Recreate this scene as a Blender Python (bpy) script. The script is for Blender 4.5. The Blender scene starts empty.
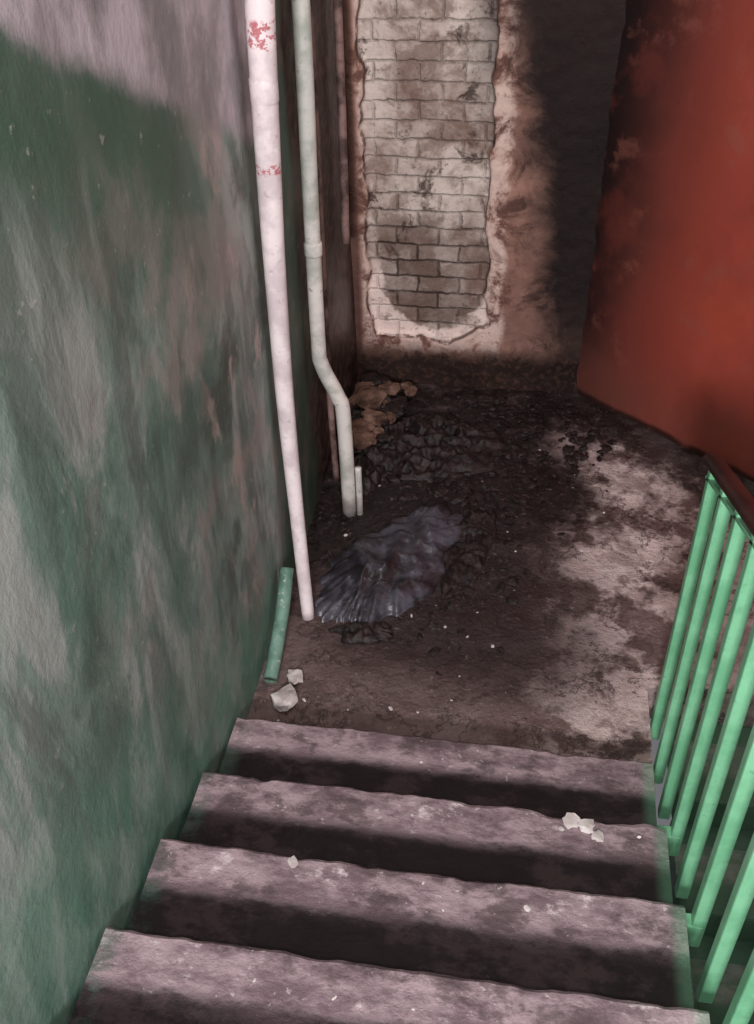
import bpy, bmesh, math, random
from mathutils import Vector, Matrix, noise as mn
random.seed(7)
scn=bpy.context.scene

# ---------------------------------------------------------------- material DSL
def s2l(c):
    return tuple(((v/255)/12.92 if v/255<=0.04045 else ((v/255+0.055)/1.055)**2.4) for v in c)+(1,)
class Mat:
    def __init__(s,name):
        s.m=bpy.data.materials.new(name); s.m.use_nodes=True
        s.nt=s.m.node_tree; s.b=s.nt.nodes['Principled BSDF']
        g=s.nt.nodes.new('ShaderNodeNewGeometry'); s.P=g.outputs['Position']
        sp=s.nt.nodes.new('ShaderNodeSeparateXYZ'); s.nt.links.new(s.P,sp.inputs[0])
        s.X,s.Y,s.Z=sp.outputs
    def lk(s,a,i):
        if isinstance(a,(int,float)): i.default_value=a
        elif isinstance(a,tuple): i.default_value=a
        else: s.nt.links.new(a,i)
    def op(s,o,a,b=0.0,c=0.0,clamp=False):
        n=s.nt.nodes.new('ShaderNodeMath'); n.operation=o; n.use_clamp=clamp
        s.lk(a,n.inputs[0]); s.lk(b,n.inputs[1]); s.lk(c,n.inputs[2]); return n.outputs[0]
    def noise(s,scale,detail=5,rough=.6,sc=(1,1,1),off=(0,0,0),dist=0.0):
        mp=s.nt.nodes.new('ShaderNodeMapping'); mp.inputs['Scale'].default_value=sc; mp.inputs['Location'].default_value=off
        s.nt.links.new(s.P,mp.inputs[0])
        n=s.nt.nodes.new('ShaderNodeTexNoise'); n.inputs['Scale'].default_value=scale
        n.inputs['Detail'].default_value=detail; n.inputs['Roughness'].default_value=rough; n.inputs['Distortion'].default_value=dist
        s.nt.links.new(mp.outputs[0],n.inputs['Vector']); return n.outputs[0]
    def ss(s,v,a,b,lo=0.0,hi=1.0):
        n=s.nt.nodes.new('ShaderNodeMapRange'); n.interpolation_type='SMOOTHSTEP'
        if a>b: a,b,lo,hi=b,a,hi,lo
        s.lk(v,n.inputs[0]); 
        for k,x in zip(range(1,5),(a,b,lo,hi)): n.inputs[k].default_value=x
        return n.outputs[0]
    def mix(s,f,a,b):
        n=s.nt.nodes.new('ShaderNodeMix'); n.data_type='RGBA'
        s.lk(f,n.inputs[0]); s.lk(a,n.inputs[6]); s.lk(b,n.inputs[7]); return n.outputs[2]
    def mul(s,*a):
        r=a[0]
        for b in a[1:]: r=s.op('MULTIPLY',r,b)
        return r
    def add(s,*a):
        r=a[0]
        for b in a[1:]: r=s.op('ADD',r,b)
        return r
    def mx(s,a,b): return s.op('MAXIMUM',a,b)
    def inv(s,a): return s.op('SUBTRACT',1.0,a)
    def wob(s,n,amp): return s.mul(s.op('SUBTRACT',n,.5),amp)
    def ell(s,u,v,cu,cv,ru,rv,soft=.5,wob=None,amp=.6):
        a=s.op('DIVIDE',s.op('SUBTRACT',u,cu),ru); b=s.op('DIVIDE',s.op('SUBTRACT',v,cv),rv)
        d=s.op('SQRT',s.add(s.mul(a,a),s.mul(b,b)))
        if wob is not None: d=s.add(d,s.mul(s.op('SUBTRACT',wob,.5),amp*2))
        return s.ss(d,1.0+soft,1.0-soft)
    def bump(s,h,strength=.5,dist=.01):
        n=s.nt.nodes.new('ShaderNodeBump'); n.inputs['Strength'].default_value=strength; n.inputs['Distance'].default_value=dist
        s.nt.links.new(h,n.inputs['Height']); s.nt.links.new(n.outputs[0],s.b.inputs['Normal'])
    def out(s,col,rough=.7,spec=.4,metal=0.0):
        s.lk(col,s.b.inputs['Base Color']); s.lk(rough,s.b.inputs['Roughness']); s.b.inputs['Specular IOR Level'].default_value=spec
        s.lk(metal,s.b.inputs['Metallic']); return s.m

# left wall -------------------------------------------------------------------
m=Mat('green_paint_wall')
n1=m.noise(1.7,6,.62,off=(3,1,2)); n2=m.noise(5,6,.65,sc=(1,1.2,.7),off=(1,7,0)); n3=m.noise(22,5,.7); n4=m.noise(3.4,6,.62,sc=(1,1.3,.6),off=(9,2,5),dist=.5); n5=m.noise(2.6,5,.6,off=(2,12,4)); n6=m.noise(2.2,6,.65,sc=(1,2.0,.5),off=(4,4,1),dist=.4)
c=m.mix(m.ss(n1,.36,.62),s2l((98,126,113)),s2l((130,148,139)))
c=m.mix(m.mul(m.ss(n4,.47,.60),.85),c,s2l((168,172,168)))
c=m.mix(m.mul(m.ss(n6,.50,.60),.6),c,s2l((86,94,88)))
c=m.mix(m.mul(m.ss(n5,.50,.60),m.ss(m.Y,-1.0,.2),.75),c,s2l((156,146,142)))
c=m.mix(m.mul(m.ss(n5,.48,.36),m.ss(m.Y,-.3,.5),.8),c,s2l((72,74,68)))
c=m.mix(m.mul(m.ss(n2,.54,.63),m.ss(m.Y,.05,.35),.85),c,s2l((186,168,162)))
c=m.mix(m.mul(m.ss(n4,.46,.36),.5),c,s2l((74,90,82)))
c=m.mix(m.mul(m.ss(m.add(m.Z,m.mul(m.Y,.5),m.wob(n2,.5)),.70,.30),.5),c,s2l((98,148,126)))
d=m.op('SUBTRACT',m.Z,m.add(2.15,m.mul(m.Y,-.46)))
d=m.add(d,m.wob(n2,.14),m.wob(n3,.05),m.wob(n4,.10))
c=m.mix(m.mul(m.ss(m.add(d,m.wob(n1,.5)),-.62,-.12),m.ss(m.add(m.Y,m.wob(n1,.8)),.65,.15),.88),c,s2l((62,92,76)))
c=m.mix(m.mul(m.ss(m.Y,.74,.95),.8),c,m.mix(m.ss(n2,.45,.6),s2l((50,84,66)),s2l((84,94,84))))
pl=m.mix(m.ss(n2,.4,.62),s2l((198,186,193)),s2l((158,148,152)))
pl=m.mix(m.mul(m.ss(n1,.48,.60),.65),pl,s2l((120,118,116)))
pl=m.mix(m.mul(m.ss(n4,.56,.66),.6),pl,s2l((104,108,104)))
c=m.mix(m.mul(m.ss(d,-.03,.04),m.ss(m.Y,1.15,.95),.95),c,pl)
c=m.mix(m.mul(m.ss(n3,.64,.70),.45),c,s2l((190,185,182)))
soot=m.ss(m.add(m.Y,m.wob(n2,.7)),1.30,1.55)
c=m.mix(soot,c,m.mix(m.ss(n3,.42,.7),s2l((30,21,20)),s2l((104,78,71))))
m.bump(m.add(m.mul(n2,.8),m.mul(n3,.5)),.5,.014)
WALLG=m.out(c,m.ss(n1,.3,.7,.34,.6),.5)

# back wall -------------------------------------------------------------------
m=Mat('scorched_brick_and_plaster')
n1=m.noise(3,6,.65,off=(2,0,5)); n2=m.noise(9,6,.7,off=(4,3,1)); n3=m.noise(30,4,.7); n4=m.noise(5,6,.7,off=(8,3,2),dist=.5); n5=m.noise(3.4,6,.7,off=(1,9,7),dist=.4)
cb=m.nt.nodes.new('ShaderNodeCombineXYZ')
m.lk(m.add(m.X,m.wob(n2,.05)),cb.inputs[0]); m.lk(m.add(m.Z,m.wob(n2,.045)),cb.inputs[1])
br=m.nt.nodes.new('ShaderNodeTexBrick'); m.nt.links.new(cb.outputs[0],br.inputs['Vector'])
br.inputs['Scale'].default_value=1; br.inputs['Brick Width'].default_value=.2; br.inputs['Row Height'].default_value=.082
br.inputs['Mortar Size'].default_value=.009; br.inputs['Mortar Smooth'].default_value=.9
br.inputs['Color1'].default_value=(0,0,0,1); br.inputs['Color2'].default_value=(1,1,1,1)
mort=br.outputs['Fac']; bt=br.outputs['Color']
wht=m.mix(m.ss(n1,.38,.62),s2l((232,218,208)),s2l((182,162,152)))
wht=m.mix(m.mul(m.ss(n5,.46,.58),.8),wht,s2l((144,124,113)))
low=m.ell(m.X,m.Z,.35,.56,.30,.30,.35,n2,.9)
brick=m.mix(m.mul(mort,m.ss(n4,.36,.56),m.add(.34,m.mul(low,.6))),wht,s2l((70,52,46)))
brick=m.mix(m.mul(low,m.ss(bt,-.7,1.1),.85),brick,s2l((108,86,76)))
brick=m.mix(m.mul(mort,low,.6),brick,s2l((58,42,36)))
brick=m.mix(m.mul(m.ss(n1,.52,.66),.75),brick,s2l((126,100,88)))
brick=m.mix(m.mul(m.ss(n4,.57,.65),.85),brick,s2l((66,47,40)))
brick=m.mix(m.mul(m.ss(m.add(m.X,m.wob(n4,.3)),.46,.64),m.ss(m.Z,1.1,1.7),.7),brick,s2l((62,49,44)))
rim=m.mul(m.inv(m.ell(m.X,m.Z,.38,.66,.27,.36,.05,n4,.30)),m.ss(m.Z,.72,.55))
brick=m.mix(m.mul(rim,m.ss(n2,.66,.52)),brick,s2l((250,230,220)))
pk=m.mix(m.ss(n1,.35,.65),s2l((180,138,122)),s2l((136,102,92)))
pk=m.mix(m.mul(m.ss(n4,.50,.62),.8),pk,s2l((96,66,58)))
inN=m.ss(m.Y,2.452,2.462)
c=m.mix(inN,pk,brick)
lip=m.mul(m.ss(m.add(m.X,m.wob(n4,.14)),.735,.69),m.ss(m.X,.02,.05),m.ss(m.add(m.Z,m.wob(n2,.12),m.wob(n4,.1)),.17,.22),m.inv(inN))
c=m.mix(m.mul(lip,m.ss(n4,.58,.45),.9),c,s2l((234,208,196)))
rimd=m.mul(m.ss(m.Y,2.434,2.446),m.ss(m.Y,2.475,2.462))
c=m.mix(m.mul(rimd,m.ss(n2,.44,.52),.75),c,s2l((70,46,40)))
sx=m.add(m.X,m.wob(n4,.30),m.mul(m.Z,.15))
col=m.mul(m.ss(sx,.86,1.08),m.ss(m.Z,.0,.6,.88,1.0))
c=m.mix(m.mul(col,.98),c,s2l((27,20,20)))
up=m.mul(m.ss(m.add(m.Z,m.mul(n1,.5)),1.55,2.1),m.ss(m.X,.60,.78)); c=m.mix(m.mul(up,.85),c,s2l((44,33,31)))
lowb=m.ss(m.add(m.Z,m.wob(n4,.30)),.26,.14)
c=m.mix(m.mul(lowb,.96),c,m.mix(m.ss(n3,.48,.7),s2l((28,18,16)),s2l((80,52,42))))
c=m.mix(m.mul(m.ss(n3,.61,.70),.55),c,s2l((60,42,36)))
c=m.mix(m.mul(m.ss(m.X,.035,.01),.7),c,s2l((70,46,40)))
m.bump(m.add(m.mul(n2,.7),m.mul(n3,.5),m.mul(mort,-.5,inN)),.8,.018)
WALLB=m.out(c,.8,.3)

# red wall --------------------------------------------------------------------
m=Mat('red_paint_wall')
n1=m.noise(1.8,5,.6,off=(5,5,5)); n2=m.noise(6,6,.65); n3=m.noise(28,4,.7); n4=m.noise(2.6,6,.65,off=(2,6,1))
c=m.mix(m.ss(n1,.35,.65),s2l((182,80,61)),s2l((158,70,57)))
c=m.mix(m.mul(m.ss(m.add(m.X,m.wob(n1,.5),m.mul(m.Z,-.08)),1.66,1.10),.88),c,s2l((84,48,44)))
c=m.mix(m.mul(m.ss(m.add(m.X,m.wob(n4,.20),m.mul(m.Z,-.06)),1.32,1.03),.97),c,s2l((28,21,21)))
c=m.mix(m.mul(m.ss(m.add(m.Z,m.wob(n2,.3)),.50,.05),.6),c,s2l((118,70,60)))
c=m.mix(m.mul(m.ss(m.add(m.Z,m.wob(n2,.05)),.045,.015),.9),c,s2l((36,24,22)))
c=m.mix(m.mul(m.ss(n2,.55,.7),.4),c,s2l((144,88,76)))
c=m.mix(m.mul(m.ss(n4,.50,.62),.3),c,s2l((124,58,48)))
m.bump(m.add(n2,m.mul(n3,.3)),.3,.012)
WALLR=m.out(c,.45,.4)

# landing floor ---------------------------------------------------------------
m=Mat('sooty_concrete_landing')
n1=m.noise(2.4,7,.68,off=(1,2,3)); n2=m.noise(8,7,.7,off=(5,1,0)); n3=m.noise(34,5,.7); n5=m.noise(3.0,6,.66,off=(11,3,0),dist=.3)
c=m.mix(m.ss(n2,.38,.62),s2l((126,105,101)),s2l((86,69,67)))
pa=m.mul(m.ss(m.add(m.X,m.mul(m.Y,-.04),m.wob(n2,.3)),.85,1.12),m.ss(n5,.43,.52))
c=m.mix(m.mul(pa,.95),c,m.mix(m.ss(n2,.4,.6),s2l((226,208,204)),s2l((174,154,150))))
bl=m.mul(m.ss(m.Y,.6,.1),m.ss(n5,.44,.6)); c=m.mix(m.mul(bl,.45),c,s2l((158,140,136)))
s1=m.ell(m.X,m.Y,.48,1.68,.68,.85,.3,n1,1.2)
c=m.mix(m.mul(s1,.97),c,m.mix(m.ss(n3,.5,.68),s2l((16,11,11)),s2l((62,46,43))))
s2=m.ell(m.X,m.Y,.62,.85,.50,.46,.4,n2,1.2)
c=m.mix(m.mul(s2,.85),c,s2l((42,31,30)))
s4=m.ell(m.X,m.Y,.92,.60,.34,.26,.5,n2,1.0)
c=m.mix(m.mul(s4,.65),c,s2l((50,37,37)))
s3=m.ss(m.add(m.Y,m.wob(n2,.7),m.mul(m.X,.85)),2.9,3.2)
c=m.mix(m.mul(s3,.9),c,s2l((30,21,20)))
ck=m.mul(m.ss(m.op('ABSOLUTE',m.op('SUBTRACT',n1,.5)),.012,.004),.7)
c=m.mix(ck,c,s2l((40,30,28)))
c=m.mix(m.mul(m.ss(n3,.61,.69),.45),c,s2l((170,156,150)))
m.bump(m.add(n2,m.mul(n3,.7)),.8,.02)
FLOOR=m.out(c,m.ss(n1,.4,.6,.26,.65),.55)

# stairs ----------------------------------------------------------------------
TT=.325; Y0=.055
m=Mat('worn_concrete_step')
n1=m.noise(3,6,.65); n2=m.noise(10,7,.7,sc=(.7,1.3,1)); n3=m.noise(40,5,.7); n4=m.noise(6,6,.7,sc=(.8,1.2,1),off=(3,4,9))
c=m.mix(m.ss(n2,.38,.62),s2l((166,146,150)),s2l((114,96,101)))
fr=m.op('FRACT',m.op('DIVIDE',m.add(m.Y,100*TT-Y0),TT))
shd=m.ss(m.add(fr,m.wob(n2,.34)),.66,.52)  # nosing shadow painted as a dark band on the back of each tread
c=m.mix(m.mul(shd,.97),c,s2l((28,17,20)))
c=m.mix(m.mul(m.ss(n4,.49,.60),.7),c,s2l((74,59,61)))
c=m.mix(m.mul(m.ss(n4,.42,.32),m.inv(shd),.85),c,s2l((220,206,206)))
c=m.mix(m.mul(m.ss(n3,.63,.70),.6,m.inv(shd)),c,s2l((216,206,204)))
side=m.ss(m.X,.07,.02); c=m.mix(m.mul(side,m.ss(n2,.40,.58),.5),c,s2l((74,104,90)))
side=m.ss(m.X,1.29,1.33); c=m.mix(m.mul(side,.5),c,s2l((100,150,120)))
m.bump(m.add(n2,m.mul(n3,.6)),.7,.014)
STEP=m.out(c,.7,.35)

def simple(name,a,b,scale=8,rough=.5,bs=.3,bd=.004,spec=.4,speck=None):
    m=Mat(name); n=m.noise(scale,6,.65); n3=m.noise(scale*5,4,.7)
    c=m.mix(m.ss(n,.38,.62),s2l(a),s2l(b))
    if speck: c=m.mix(m.ss(n3,.60,.68),c,s2l(speck))
    m.bump(m.add(n,m.mul(n3,.4)),bs,bd); return m.out(c,rough,spec)
m=Mat('white_pipe_paint'); n=m.noise(9,6,.65); n3=m.noise(40,5,.7)
c=m.mix(m.ss(n,.4,.62),s2l((250,238,238)),s2l((222,208,210)))
c=m.mix(m.mul(m.ss(n3,.6,.68),.4),c,s2l((160,140,138)))
rm=m.mul(m.mx(m.mul(m.ss(m.Z,2.0,2.01),m.ss(m.Z,2.09,2.08)),m.mul(m.ss(m.Z,1.66,1.67),m.ss(m.Z,1.70,1.69))),m.ss(n3,.50,.56),.8)
c=m.mix(rm,c,s2l((186,60,76)))
m.bump(n,.3,.004); PIPEW=m.out(c,.4,.5)
m=Mat('pale_green_pipe_paint'); n=m.noise(7,6,.65); n3=m.noise(35,5,.7)
c=m.mix(m.ss(n,.4,.62),s2l((234,228,222)),s2l((190,190,182)))
c=m.mix(m.mul(m.ss(m.Z,1.15,1.5),.3),c,s2l((120,150,130)))
c=m.mix(m.mul(m.ss(m.add(m.Z,m.wob(n,.4)),.12,.0),.7),c,s2l((60,46,42)))
c=m.mix(m.mul(m.ss(n3,.6,.68),.6),c,s2l((110,100,94)))
m.bump(n,.3,.004); PIPE2=m.out(c,.45,.4)
PIPE3=simple('sooty_thin_pipe',(150,122,116),(78,60,56),9,.6)
GREENP=simple('teal_green_pipe_paint',(122,158,142),(88,124,108),9,.45,speck=(190,190,180))
RAILG=simple('green_gloss_paint',(136,206,162),(114,184,140),6,.35,spec=.5,speck=(120,182,142))
HAND=simple('dark_brown_handrail',(66,34,30),(40,24,22),6,.45)
CHAR=simple('charred_debris_mat',(24,18,18),(50,39,37),20,.45,.8,.01,speck=(96,82,78))
RUB=simple('broken_plaster_mat',(136,106,90),(78,55,46),12,.9,.7,.01,speck=(40,28,25))
PALE=simple('pale_plaster_chip_mat',(228,220,216),(180,170,166),12,.9,.6,.01)
m=Mat('melted_grey_fabric'); n=m.noise(7,6,.65); n3=m.noise(28,5,.7); n4=m.noise(4,6,.7,off=(3,3,3),dist=.4)
c=m.mix(m.ss(n,.38,.62),s2l((88,87,97)),s2l((50,46,52)))
c=m.mix(m.mul(m.ss(n4,.50,.60),.8),c,s2l((28,22,23)))
c=m.mix(m.mul(m.ss(n3,.60,.70),.4),c,s2l((136,134,140)))
m.bump(m.add(n,m.mul(n3,.3)),.5,.015); BAG=m.out(c,.3,.6)
CEIL=simple('whitewashed_ceiling',(190,184,180),(160,152,148),4,.9)
PLAIN=simple('grey_green_plaster',(150,150,146),(170,164,160),3,.8)

# ---------------------------------------------------------------- mesh helpers
def obj(name,bm,mat,smooth=False,parent=None):
    me=bpy.data.meshes.new(name); bm.normal_update(); bm.to_mesh(me); bm.free()
    for mt in (mat if isinstance(mat,list) else [mat]): me.materials.append(mt)
    if smooth:
        for p in me.polygons: p.use_smooth=True
    o=bpy.data.objects.new(name,me); scn.collection.objects.link(o)
    if parent: o.parent=parent
    return o
def box(bm,x0,x1,y0,y1,z0,z1,bev=0,seg=2):
    vs=[bm.verts.new((x,y,z)) for z in (z0,z1) for y in (y0,y1) for x in (x0,x1)]
    fs=[(0,2,3,1),(4,5,7,6),(0,1,5,4),(2,6,7,3),(0,4,6,2),(1,3,7,5)]
    F=[bm.faces.new([vs[i] for i in f]) for f in fs]
    if bev:
        es=list({e for f in F for e in f.edges}); bmesh.ops.bevel(bm,geom=es,offset=bev,segments=seg,affect='EDGES',profile=.5)
def boxobj(name,mat,*a,**k):
    bm=bmesh.new(); box(bm,*a,**k); return obj(name,bm,mat)
def empty(name,loc=(0,0,0)):
    e=bpy.data.objects.new(name,None); scn.collection.objects.link(e); return e
def tube(bm,pts,r,seg=16,sub=8):
    P=[Vector(p) for p in pts]; n=len(P); rs=r if isinstance(r,list) else [r]*n
    path=[];rad=[]
    for i in range(n-1):
        a=P[max(i-1,0)];b=P[i];c=P[i+1];d=P[min(i+2,n-1)]
        for k in range(sub):
            t=k/sub; path.append(.5*((2*b)+(c-a)*t+(2*a-5*b+4*c-d)*t*t+(3*b-a-3*c+d)*t**3)); rad.append(rs[i]*(1-t)+rs[i+1]*t)
    path.append(P[-1]);rad.append(rs[-1]); rings=[]
    up=Vector((0,1,0))
    for i,p in enumerate(path):
        T=(path[min(i+1,len(path)-1)]-path[max(i-1,0)]).normalized()
        u0=up if abs(T.dot(up))<.95 else Vector((1,0,0))
        A=T.cross(u0).normalized();B=T.cross(A).normalized()
        rings.append([bm.verts.new(p+rad[i]*(math.cos(2*math.pi*k/seg)*A+math.sin(2*math.pi*k/seg)*B)) for k in range(seg)])
    for i in range(len(rings)-1):
        for k in range(seg):
            bm.faces.new((rings[i][k],rings[i][(k+1)%seg],rings[i+1][(k+1)%seg],rings[i+1][k]))
    bm.faces.new(rings[0]);bm.faces.new(rings[-1])

# ---------------------------------------------------------------- room shell
R_=.14; T_=TT; W_=1.34; YB=2.43
def gridwall(name,mat,fn,nu,nv):
    bm=bmesh.new(); V=[[bm.verts.new(fn(i/nu,j/nv)) for i in range(nu+1)] for j in range(nv+1)]
    for j in range(nv):
        for i in range(nu): bm.faces.new((V[j][i],V[j][i+1],V[j+1][i+1],V[j+1][i]))
    return obj(name,bm,mat,True)
def fn(u,v):
    y=-6+u*(YB+.12+6); z=-1.6+v*5.6
    return (-.010+.008*(mn.noise(Vector((0,y*2.2,z*1.8))))+.003*mn.noise(Vector((4,y*7,z*7))),y,z)
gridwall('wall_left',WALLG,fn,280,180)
def niche(x,z):
    w=.020*mn.noise(Vector((x*14,z*14,2)))+.04*mn.noise(Vector((x*5,z*5,7)))
    l=.055-(x+w); r=(x+w)-.645+.015*min(z,2)/2; b=(.25+w*1.3+.07*max(0,abs(x-.34)-.17)/.12)-z
    d=max(l,r,b); d=max(d,z-2.6)
    return max(0,min(1,(-d)/.012))
def fn(u,v):
    x=-.12+u*1.30; z=-.02+v*4.0
    n=niche(x,z)
    return (x,YB+.055*n+.008*mn.noise(Vector((x*6,z*6,0)))*(1-n)+.005*mn.noise(Vector((x*20,z*20,0))),z)
gridwall('wall_back',WALLB,fn,200,520)
A=Vector((1.11,2.44)); Bv=Vector((2.49,1.27))
def fn(u,v):
    p=A.lerp(Bv,u); z=-.02+v*4.0; o=.012*mn.noise(Vector((u*5,z*2,3)))
    return (p.x-o*.6,p.y-o*.8,z)
gridwall('wall_red',WALLR,fn,80,160)
boxobj('wall_right',PLAIN,2.5,2.6,-6,1.35,-1.8,4)
boxobj('wall_behind',PLAIN,-.1,2.6,-6.1,-6,-1.8,4)
boxobj('ceiling',CEIL,-.1,2.6,-6.1,2.6,3.95,4.05)

def floorz(x,y):
    return .006*mn.noise(Vector((x*4,y*4,1)))+.005*mn.noise(Vector((x*13,y*13,5)))
bm=bmesh.new()
nx,ny=170,170
x0,x1,y0,y1=-.02,2.49,.02,2.50
V=[[None]*(nx+1) for _ in range(ny+1)]
for j in range(ny+1):
    for i in range(nx+1):
        x=x0+(x1-x0)*i/nx; y=y0+(y1-y0)*j/ny; V[j][i]=bm.verts.new((x,y,floorz(x,y)))
for j in range(ny):
    for i in range(nx):
        x=x0+(x1-x0)*(i+.5)/nx; y=y0+(y1-y0)*(j+.5)/ny
        if x>1.37 and y<.50: continue
        bm.faces.new((V[j][i],V[j][i+1],V[j+1][i+1],V[j+1][i]))
for v in [v for v in bm.verts if not v.link_faces]: bm.verts.remove(v)
ret=bmesh.ops.extrude_face_region(bm,geom=bm.faces[:])
for v in [g for g in ret['geom'] if isinstance(g,bmesh.types.BMVert)]: v.co.z=-.18
bmesh.ops.recalc_face_normals(bm,faces=bm.faces[:])
obj('floor',bm,FLOOR,False)

bm=bmesh.new(); NS=9
prof=[(Y0,-.18)]
for k in range(1,NS+1):
    yn=Y0-(k-1)*T_; z=k*R_
    prof+= [(yn-.022,z-R_),(yn-.022,z-.050),(yn-.004,z-.044),(yn,z-.030),(yn-.002,z-.010),(yn-.012,z-.001)]
    for q in (.06,.12,.18,.24): prof.append((yn-q,z))
yl=Y0-NS*T_; zl=NS*R_+R_
prof+=[(yl-.022,zl-R_),(yl-.022,zl-.05),(yl,zl-.03),(yl-.01,zl),(-5.97,zl),(-5.97,zl-.2),(yl-.3,zl-.2)]
nxs=90; rows=[]
for i in range(nxs+1):
    x=.001+(W_-.001)*i/nxs; row=[]
    for (y,z) in prof:
        e=.006*mn.noise(Vector((x*9,y*9,z*9)))+.004*mn.noise(Vector((x*30,y*20,z*20)))
        ch=max(0,mn.noise(Vector((x*6,y*3,z*5+3)))-.30)*.06
        if y<-5.9: e=ch=0
        row.append(bm.verts.new((x,y+e-ch,z+e*.5-ch*.4)))
    rows.append(row)
for i in range(nxs):
    for j in range(len(prof)-1):
        bm.faces.new((rows[i][j],rows[i][j+1],rows[i+1][j+1],rows[i+1][j]))
    bm.faces.new((rows[i][-1],rows[i][0],rows[i+1][0],rows[i+1][-1]))
bm.faces.new(rows[0]);bm.faces.new(rows[-1])
bmesh.ops.recalc_face_normals(bm,faces=bm.faces[:])
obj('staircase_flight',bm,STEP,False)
bm=bmesh.new()
for k in range(1,9):
    yn=.48-(k-1)*T_; box(bm,1.47,2.49,yn-T_-.02,yn,-k*R_-.14,-k*R_,bev=.01)
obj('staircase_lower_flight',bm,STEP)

# ---------------------------------------------------------------- pipes
bm=bmesh.new()
tube(bm,[(.085,.86,3.94),(.080,.86,2.4),(.068,.85,2.1),(.050,.85,1.6),(.042,.85,1.28),(.040,.84,.87),(.058,.79,.43),(.100,.67,.0)],[.042,.042,.041,.037,.034,.031,.027,.024],20)
for z,x,y in ((1.90,.060,.85),):
    tube(bm,[(x,y,z-.04),(x,y,z-.03),(x,y,z+.03),(x,y,z+.04)],[.034,.041,.041,.034],20,2)
obj('heating_riser_pipe',bm,PIPEW,True)
bm=bmesh.new()
tube(bm,[(.068,1.36,3.94),(.064,1.36,2.1),(.056,1.35,1.39),(.050,1.35,.84),(.058,1.35,.72),(.115,1.35,.58),(.135,1.35,.48),(.145,1.33,-.01)],[.030,.030,.029,.029,.030,.031,.031,.030],18)
tube(bm,[(.054,1.35,1.18),(.054,1.35,1.185),(.054,1.35,1.225),(.054,1.35,1.23)],[.03,.034,.034,.03],18,2)
tube(bm,[(.19,1.33,0),(.19,1.335,.10),(.188,1.34,.24)],.014,12)
obj('drain_pipe',bm,PIPE2,True)
bm=bmesh.new()
tube(bm,[(.03,1.62,3.94),(.03,1.62,2),(.028,1.6,1.0),(.03,1.58,.45),(.045,1.55,0)],.014,12)
obj('conduit_pipe',bm,PIPE3,True)
bm=bmesh.new()
tube(bm,[(.03,2.12,3.94),(.03,2.12,2.6),(.03,2.12,1.5),(.026,2.1,.9)],.018,12)
obj('conduit_pipe.001',bm,PIPE3,True)
bm=bmesh.new()
tube(bm,[(.035,.32,.02),(.035,.42,.06),(.035,.56,.14),(.032,.68,.24)],.026,14)
obj('green_water_pipe',bm,GREENP,True)

# ---------------------------------------------------------------- railing
rail=empty('stair_railing')
XR=1.40
def hz(y): return 1.03+.40*(.42-y) if y<.42 else 1.03
def nz(y): return R_ - (y-Y0)*R_/T_
ys=[.37-.185*i for i in range(17)]
bm=bmesh.new()
for i,y in enumerate(ys):
    zb=-.12 if y>.05 else nz(y)-.22
    box(bm,XR-.018,XR+.018,y-.018,y+.018,zb,hz(y)-.01,bev=.005)
obj('baluster_bars',bm,RAILG,parent=rail)
bm=bmesh.new()
for y in ys[1::2]:
    zb=nz(y) if y<.05 else .05
    box(bm,W_+.006,XR+.012,y-.02,y+.02,zb-.17,zb-.12,bev=.004)
obj('mounting_brackets',bm,RAILG,parent=rail)
def sweepbox(bm,pts,w,h,bev):
    P=[Vector(p) for p in pts]; rings=[]
    prof=[(-w+bev,-h),(w-bev,-h),(w,-h+bev),(w,h-bev),(w-bev,h),(-w+bev,h),(-w,h-bev),(-w,-h+bev)]
    for i,p in enumerate(P):
        T=(P[min(i+1,len(P)-1)]-P[max(i-1,0)]).normalized(); S=Vector((1,0,0)); U=S.cross(T); U=U if U.z>0 else -U
        rings.append([bm.verts.new(p+S*a+U*b) for a,b in prof])
    for i in range(len(rings)-1):
        for k in range(8): bm.faces.new((rings[i][k],rings[i][(k+1)%8],rings[i+1][(k+1)%8],rings[i+1][k]))
    bm.faces.new(rings[0]);bm.faces.new(rings[-1]); bmesh.ops.recalc_face_normals(bm,faces=bm.faces[:])
bm=bmesh.new(); sweepbox(bm,[(XR,.47,1.0),(XR,.45,1.02),(XR,.40,1.045),(XR,0,hz(0)+.01),(XR,-1,hz(-1)+.01),(XR,-2.65,hz(-2.65)+.01)],.026,.02,.012)
obj('handrail',bm,HAND,True,parent=rail)
bm=bmesh.new(); sweepbox(bm,[(XR,.40,.995),(XR,0,hz(0)-.03),(XR,-1,hz(-1)-.03),(XR,-2.62,hz(-2.62)-.03)],.018,.006,.002)
obj('top_flat_bar',bm,RAILG,parent=rail)

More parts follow.
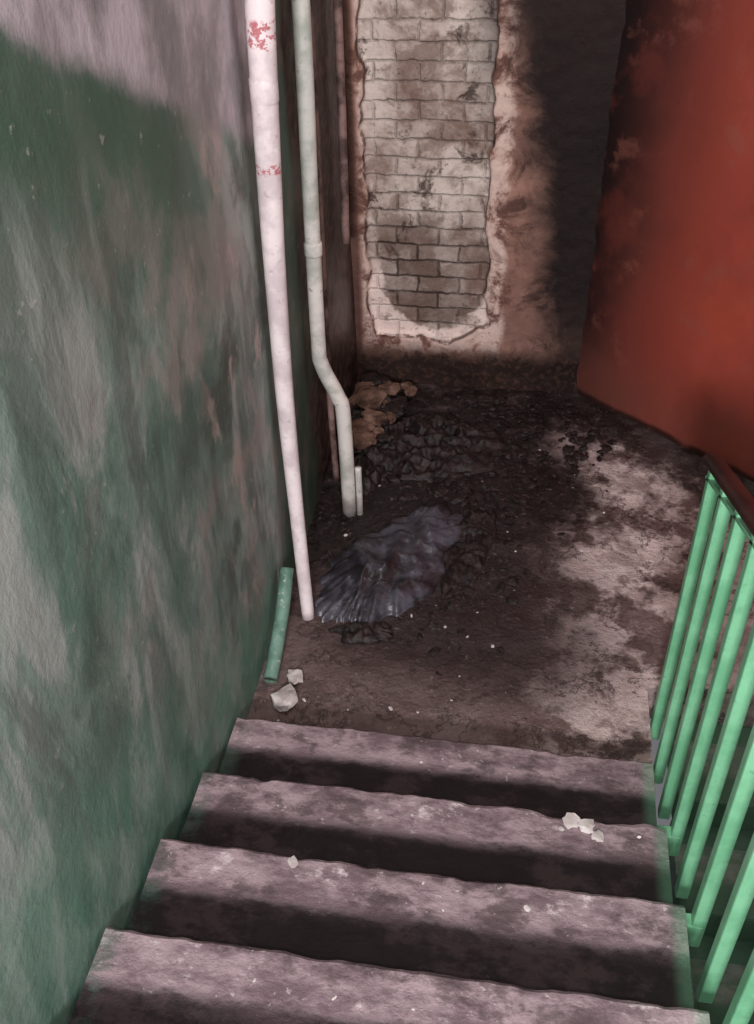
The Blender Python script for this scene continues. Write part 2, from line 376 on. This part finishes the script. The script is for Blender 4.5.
# ---------------------------------------------------------------- burnt heap
def heap(bm,cx,cy,ax,la,lb,h,seed,rough=.05,n=90,mi=0,taper=0.0,lob=.22):
    ca,sa=math.cos(ax),math.sin(ax)
    V={}
    for j in range(n+1):
        for i in range(n+1):
            a=-1+2*i/n;b=-1+2*j/n
            X=a*math.sqrt(1-b*b/2);Y=b*math.sqrt(1-a*a/2); r=math.hypot(X,Y)
            th=math.atan2(Y,X); rr=1+lob*mn.noise(Vector((math.cos(th)*1.6,math.sin(th)*1.6,seed)))+.12*mn.noise(Vector((math.cos(th)*5,math.sin(th)*5,seed)))
            u=X*rr*la;v=Y*rr*lb*(1-taper*X)
            x=cx+u*ca-v*sa;y=cy+u*sa+v*ca
            edge=max(0,1-r**3.0)
            f=1-abs(mn.noise(Vector((x*5+mn.noise(Vector((x*4,y*4,9))),y*7,seed))))*1.8
            f2=1-abs(mn.noise(Vector((x*13+3,y*11,seed+2))))*2
            f3=1-abs(mn.noise(Vector((x*26+3,y*24,seed+5))))*2
            z=edge**.6*(h*.45+h*.65*f+rough*.6*f2+rough*.25*f3+.012*mn.noise(Vector((x*40,y*40,seed))))
            V[i,j]=bm.verts.new((x,y,max(z,0)-.006 if r>.97 else max(z,.004)))
    for j in range(n):
        for i in range(n): bm.faces.new((V[i,j],V[i+1,j],V[i+1,j+1],V[i,j+1])).material_index=mi
# crumpled flat bag: draped sheet with sharp diagonal creases
def bag(bm,cx,cy,ax,la,lb,seed,n=170):
    ca,sa=math.cos(ax),math.sin(ax); V={}
    for j in range(n+1):
        for i in range(n+1):
            a=-1+2*i/n;b=-1+2*j/n
            X=a*math.sqrt(1-b*b/2);Y=b*math.sqrt(1-a*a/2); r=math.hypot(X,Y)
            th=math.atan2(Y,X); rr=1.0+.20*mn.noise(Vector((math.cos(th)*1.5,math.sin(th)*1.5,seed)))+.18*mn.noise(Vector((math.cos(th)*3.6,math.sin(th)*3.6,seed+4)))+.07*mn.noise(Vector((math.cos(th)*11,math.sin(th)*11,seed)))
            u=X*rr*la; v=Y*rr*lb*(1-.12*X)
            p1=u*.8+v*.6; p2=-u*.6+v*.8
            w1=p1+.04*mn.noise(Vector((u*6,v*6,seed))); w2=p2+.04*mn.noise(Vector((u*6,v*6,seed+3)))
            k1=1-abs(mn.noise(Vector((w1*3.5,w2*10,seed))))*2.4
            k2=1-abs(mn.noise(Vector((w2*6,w1*14,seed+6))))*2.4
            k3=mn.noise(Vector((u*30,v*30,seed+2)))
            body=.05+.04*mn.noise(Vector((u*3.3,v*3.3,seed+8)))
            z=(max(0,1-r**2.6)**.6)*(body+.030*max(k1,-.5)+.012*max(k2,-.5)+.003*k3)
            x=cx+u*ca-v*sa;y=cy+u*sa+v*ca
            V[i,j]=bm.verts.new((x,y,-.006 if r>.975 else max(z,.006)))
    for j in range(n):
        for i in range(n): bm.faces.new((V[i,j],V[i+1,j],V[i+1,j+1],V[i,j+1]))
def rock(bm,c,s,sd,flat=.5,mi=0):
    r=bmesh.ops.create_icosphere(bm,subdivisions=2,radius=1)
    rot=Matrix.Rotation(random.uniform(0,6.28),3,'Z')@Matrix.Rotation(random.uniform(-.4,.4),3,'X')
    sc=Vector((s*random.uniform(.6,1.3),s*random.uniform(.5,1.1),s*flat*random.uniform(.6,1.2)))
    for v in r['verts']:
        d=v.co.copy(); k=1+.45*mn.noise(d*1.6+Vector((sd,0,0)))
        q=Vector((round(d.x*2.2)/2.2,round(d.y*2.2)/2.2,round(d.z*2.2)/2.2)).lerp(d,.45)
        v.co=Vector(c)+rot@Vector((q.x*sc.x*k,q.y*sc.y*k,q.z*sc.z*k))
    for f in {f for v in r['verts'] for f in v.link_faces}: f.material_index=mi
bm=bmesh.new()
bag(bm,.385,1.03,math.radians(62),.44,.20,9.7)
obj('burnt_bag',bm,BAG,True)
bm=bmesh.new()
heap(bm,.40,1.85,math.radians(20),.36,.28,.03,4.4,rough=.045)
heap(bm,.16,1.62,math.radians(80),.18,.10,.05,7.4,rough=.06,n=50)
heap(bm,.66,1.22,math.radians(80),.28,.10,.012,2.4,rough=.03,n=60,lob=.5)
heap(bm,.33,.62,math.radians(5),.13,.05,.012,6.1,rough=.025,n=50,lob=.5)
for i in range(900):
    a=random.gauss(0,1);b=random.gauss(0,1);q=random.random()
    if q<.4: x=.64+a*.12;y=1.15+b*.33
    elif q<.8: x=.50+a*.32;y=1.80+b*.3
    else: x=.9+a*.2;y=2.0+b*.2
    if not(.05<x<1.3 and .30<y<2.36): continue
    if y-2.44>-(x-1.11)*.85-.1: continue
    ux=(x-.375)*.407+(y-1.02)*.913; vx=-(x-.375)*.913+(y-1.02)*.407
    if (ux/.5)**2+(vx/.22)**2<1: continue
    s=random.choice([.005,.007,.009,.012,.016,.024]) if y<1.4 else random.choice([.008,.012,.018,.028]); rock(bm,(x,y,s*.15),s,i,.35)
obj('charred_debris',bm,CHAR)
bm=bmesh.new()
heap(bm,.14,2.05,math.radians(84),.30,.10,.05,8.1,rough=.07,n=60,mi=1)
for i in range(110):
    x=.06+abs(random.gauss(0,.09));y=random.uniform(1.70,2.36); s=random.uniform(.015,.05); rock(bm,(x,y,.05+s*.3),s,i+50,.5,mi=random.choice([0,1,1]))
for (x,y,s) in ((.10,2.12,.10),(.16,1.95,.085),(.09,1.86,.075),(.19,2.22,.07),(.13,1.76,.07)):
    rock(bm,(x,y,.09),s,int(x*100),.3)
obj('broken_plaster_pile',bm,[RUB,CHAR])
bm=bmesh.new()
rock(bm,(.105,.25,.018),.050,3,.5); rock(bm,(.12,.36,.012),.03,5,.5)
for i in range(45):
    x=random.uniform(.08,1.3);y=random.uniform(.12,2.0); s=random.uniform(.003,.008); rock(bm,(x,y,s*.4),s,i,.3)
for k in range(1,7):
    for i in range(3):
        x=random.uniform(.05,1.28); y=Y0-(k-1)*T_-random.uniform(.02,.12); s=random.uniform(.003,.008); rock(bm,(x,y,k*R_+s*.3),s,i+k*9,.25)
for (x,y,k,s) in ((1.12,-.31,2,.035),(1.08,-.30,2,.022),(1.15,-.34,2,.018),(1.05,-.33,2,.012),(.36,-.62,3,.014)):
    rock(bm,(x,y,k*R_+.002),s,k,.18)
obj('plaster_chips',bm,PALE)

# ---------------------------------------------------------------- lights
def area(name,loc,to,size,power,col):
    l=bpy.data.lights.new(name,'AREA'); l.shape='SQUARE'; l.size=size; l.energy=power; l.color=col
    o=bpy.data.objects.new(name,l); scn.collection.objects.link(o); o.location=loc
    o.rotation_euler=(Vector(to)-Vector(loc)).to_track_quat('-Z','Y').to_euler(); return o
area('stairwell_lamp',(.75,-4.2,3.10),(.6,1.2,.4),.45,185,(1,.94,.97))
area('phone_torch',(.80,-2.15,2.80),(.5,1.3,.4),.12,18,(1,.96,.97))
area('landing_fill',(.9,.9,3.85),(.9,.9,0),.5,18,(1,.94,.94))  # added fill light, no real fixture; lifts the back wall and landing
w=bpy.data.worlds.new('world'); scn.world=w; w.use_nodes=True
w.node_tree.nodes['Background'].inputs[0].default_value=(.5,.5,.55,1); w.node_tree.nodes['Background'].inputs[1].default_value=.3

# ---------------------------------------------------------------- camera
p,yw,ro=.6737,-.1723,-.0282
f=Vector((math.sin(yw)*math.cos(p),math.cos(yw)*math.cos(p),-math.sin(p)))
r=Vector((math.cos(yw),-math.sin(yw),0)); u=r.cross(f)
r2=r*math.cos(ro)+u*math.sin(ro); u2=-r*math.sin(ro)+u*math.cos(ro)
cam=bpy.data.cameras.new('camera'); co=bpy.data.objects.new('camera',cam); scn.collection.objects.link(co)
Mx=Matrix((r2,u2,-f)).transposed().to_4x4(); Mx.translation=Vector((.8462,-2.0074,2.7205)); co.matrix_world=Mx
cam.sensor_fit='VERTICAL'; cam.sensor_height=24; cam.lens=24*1000/1024; cam.clip_start=.02
scn.camera=co
scn.view_settings.view_transform='Standard'
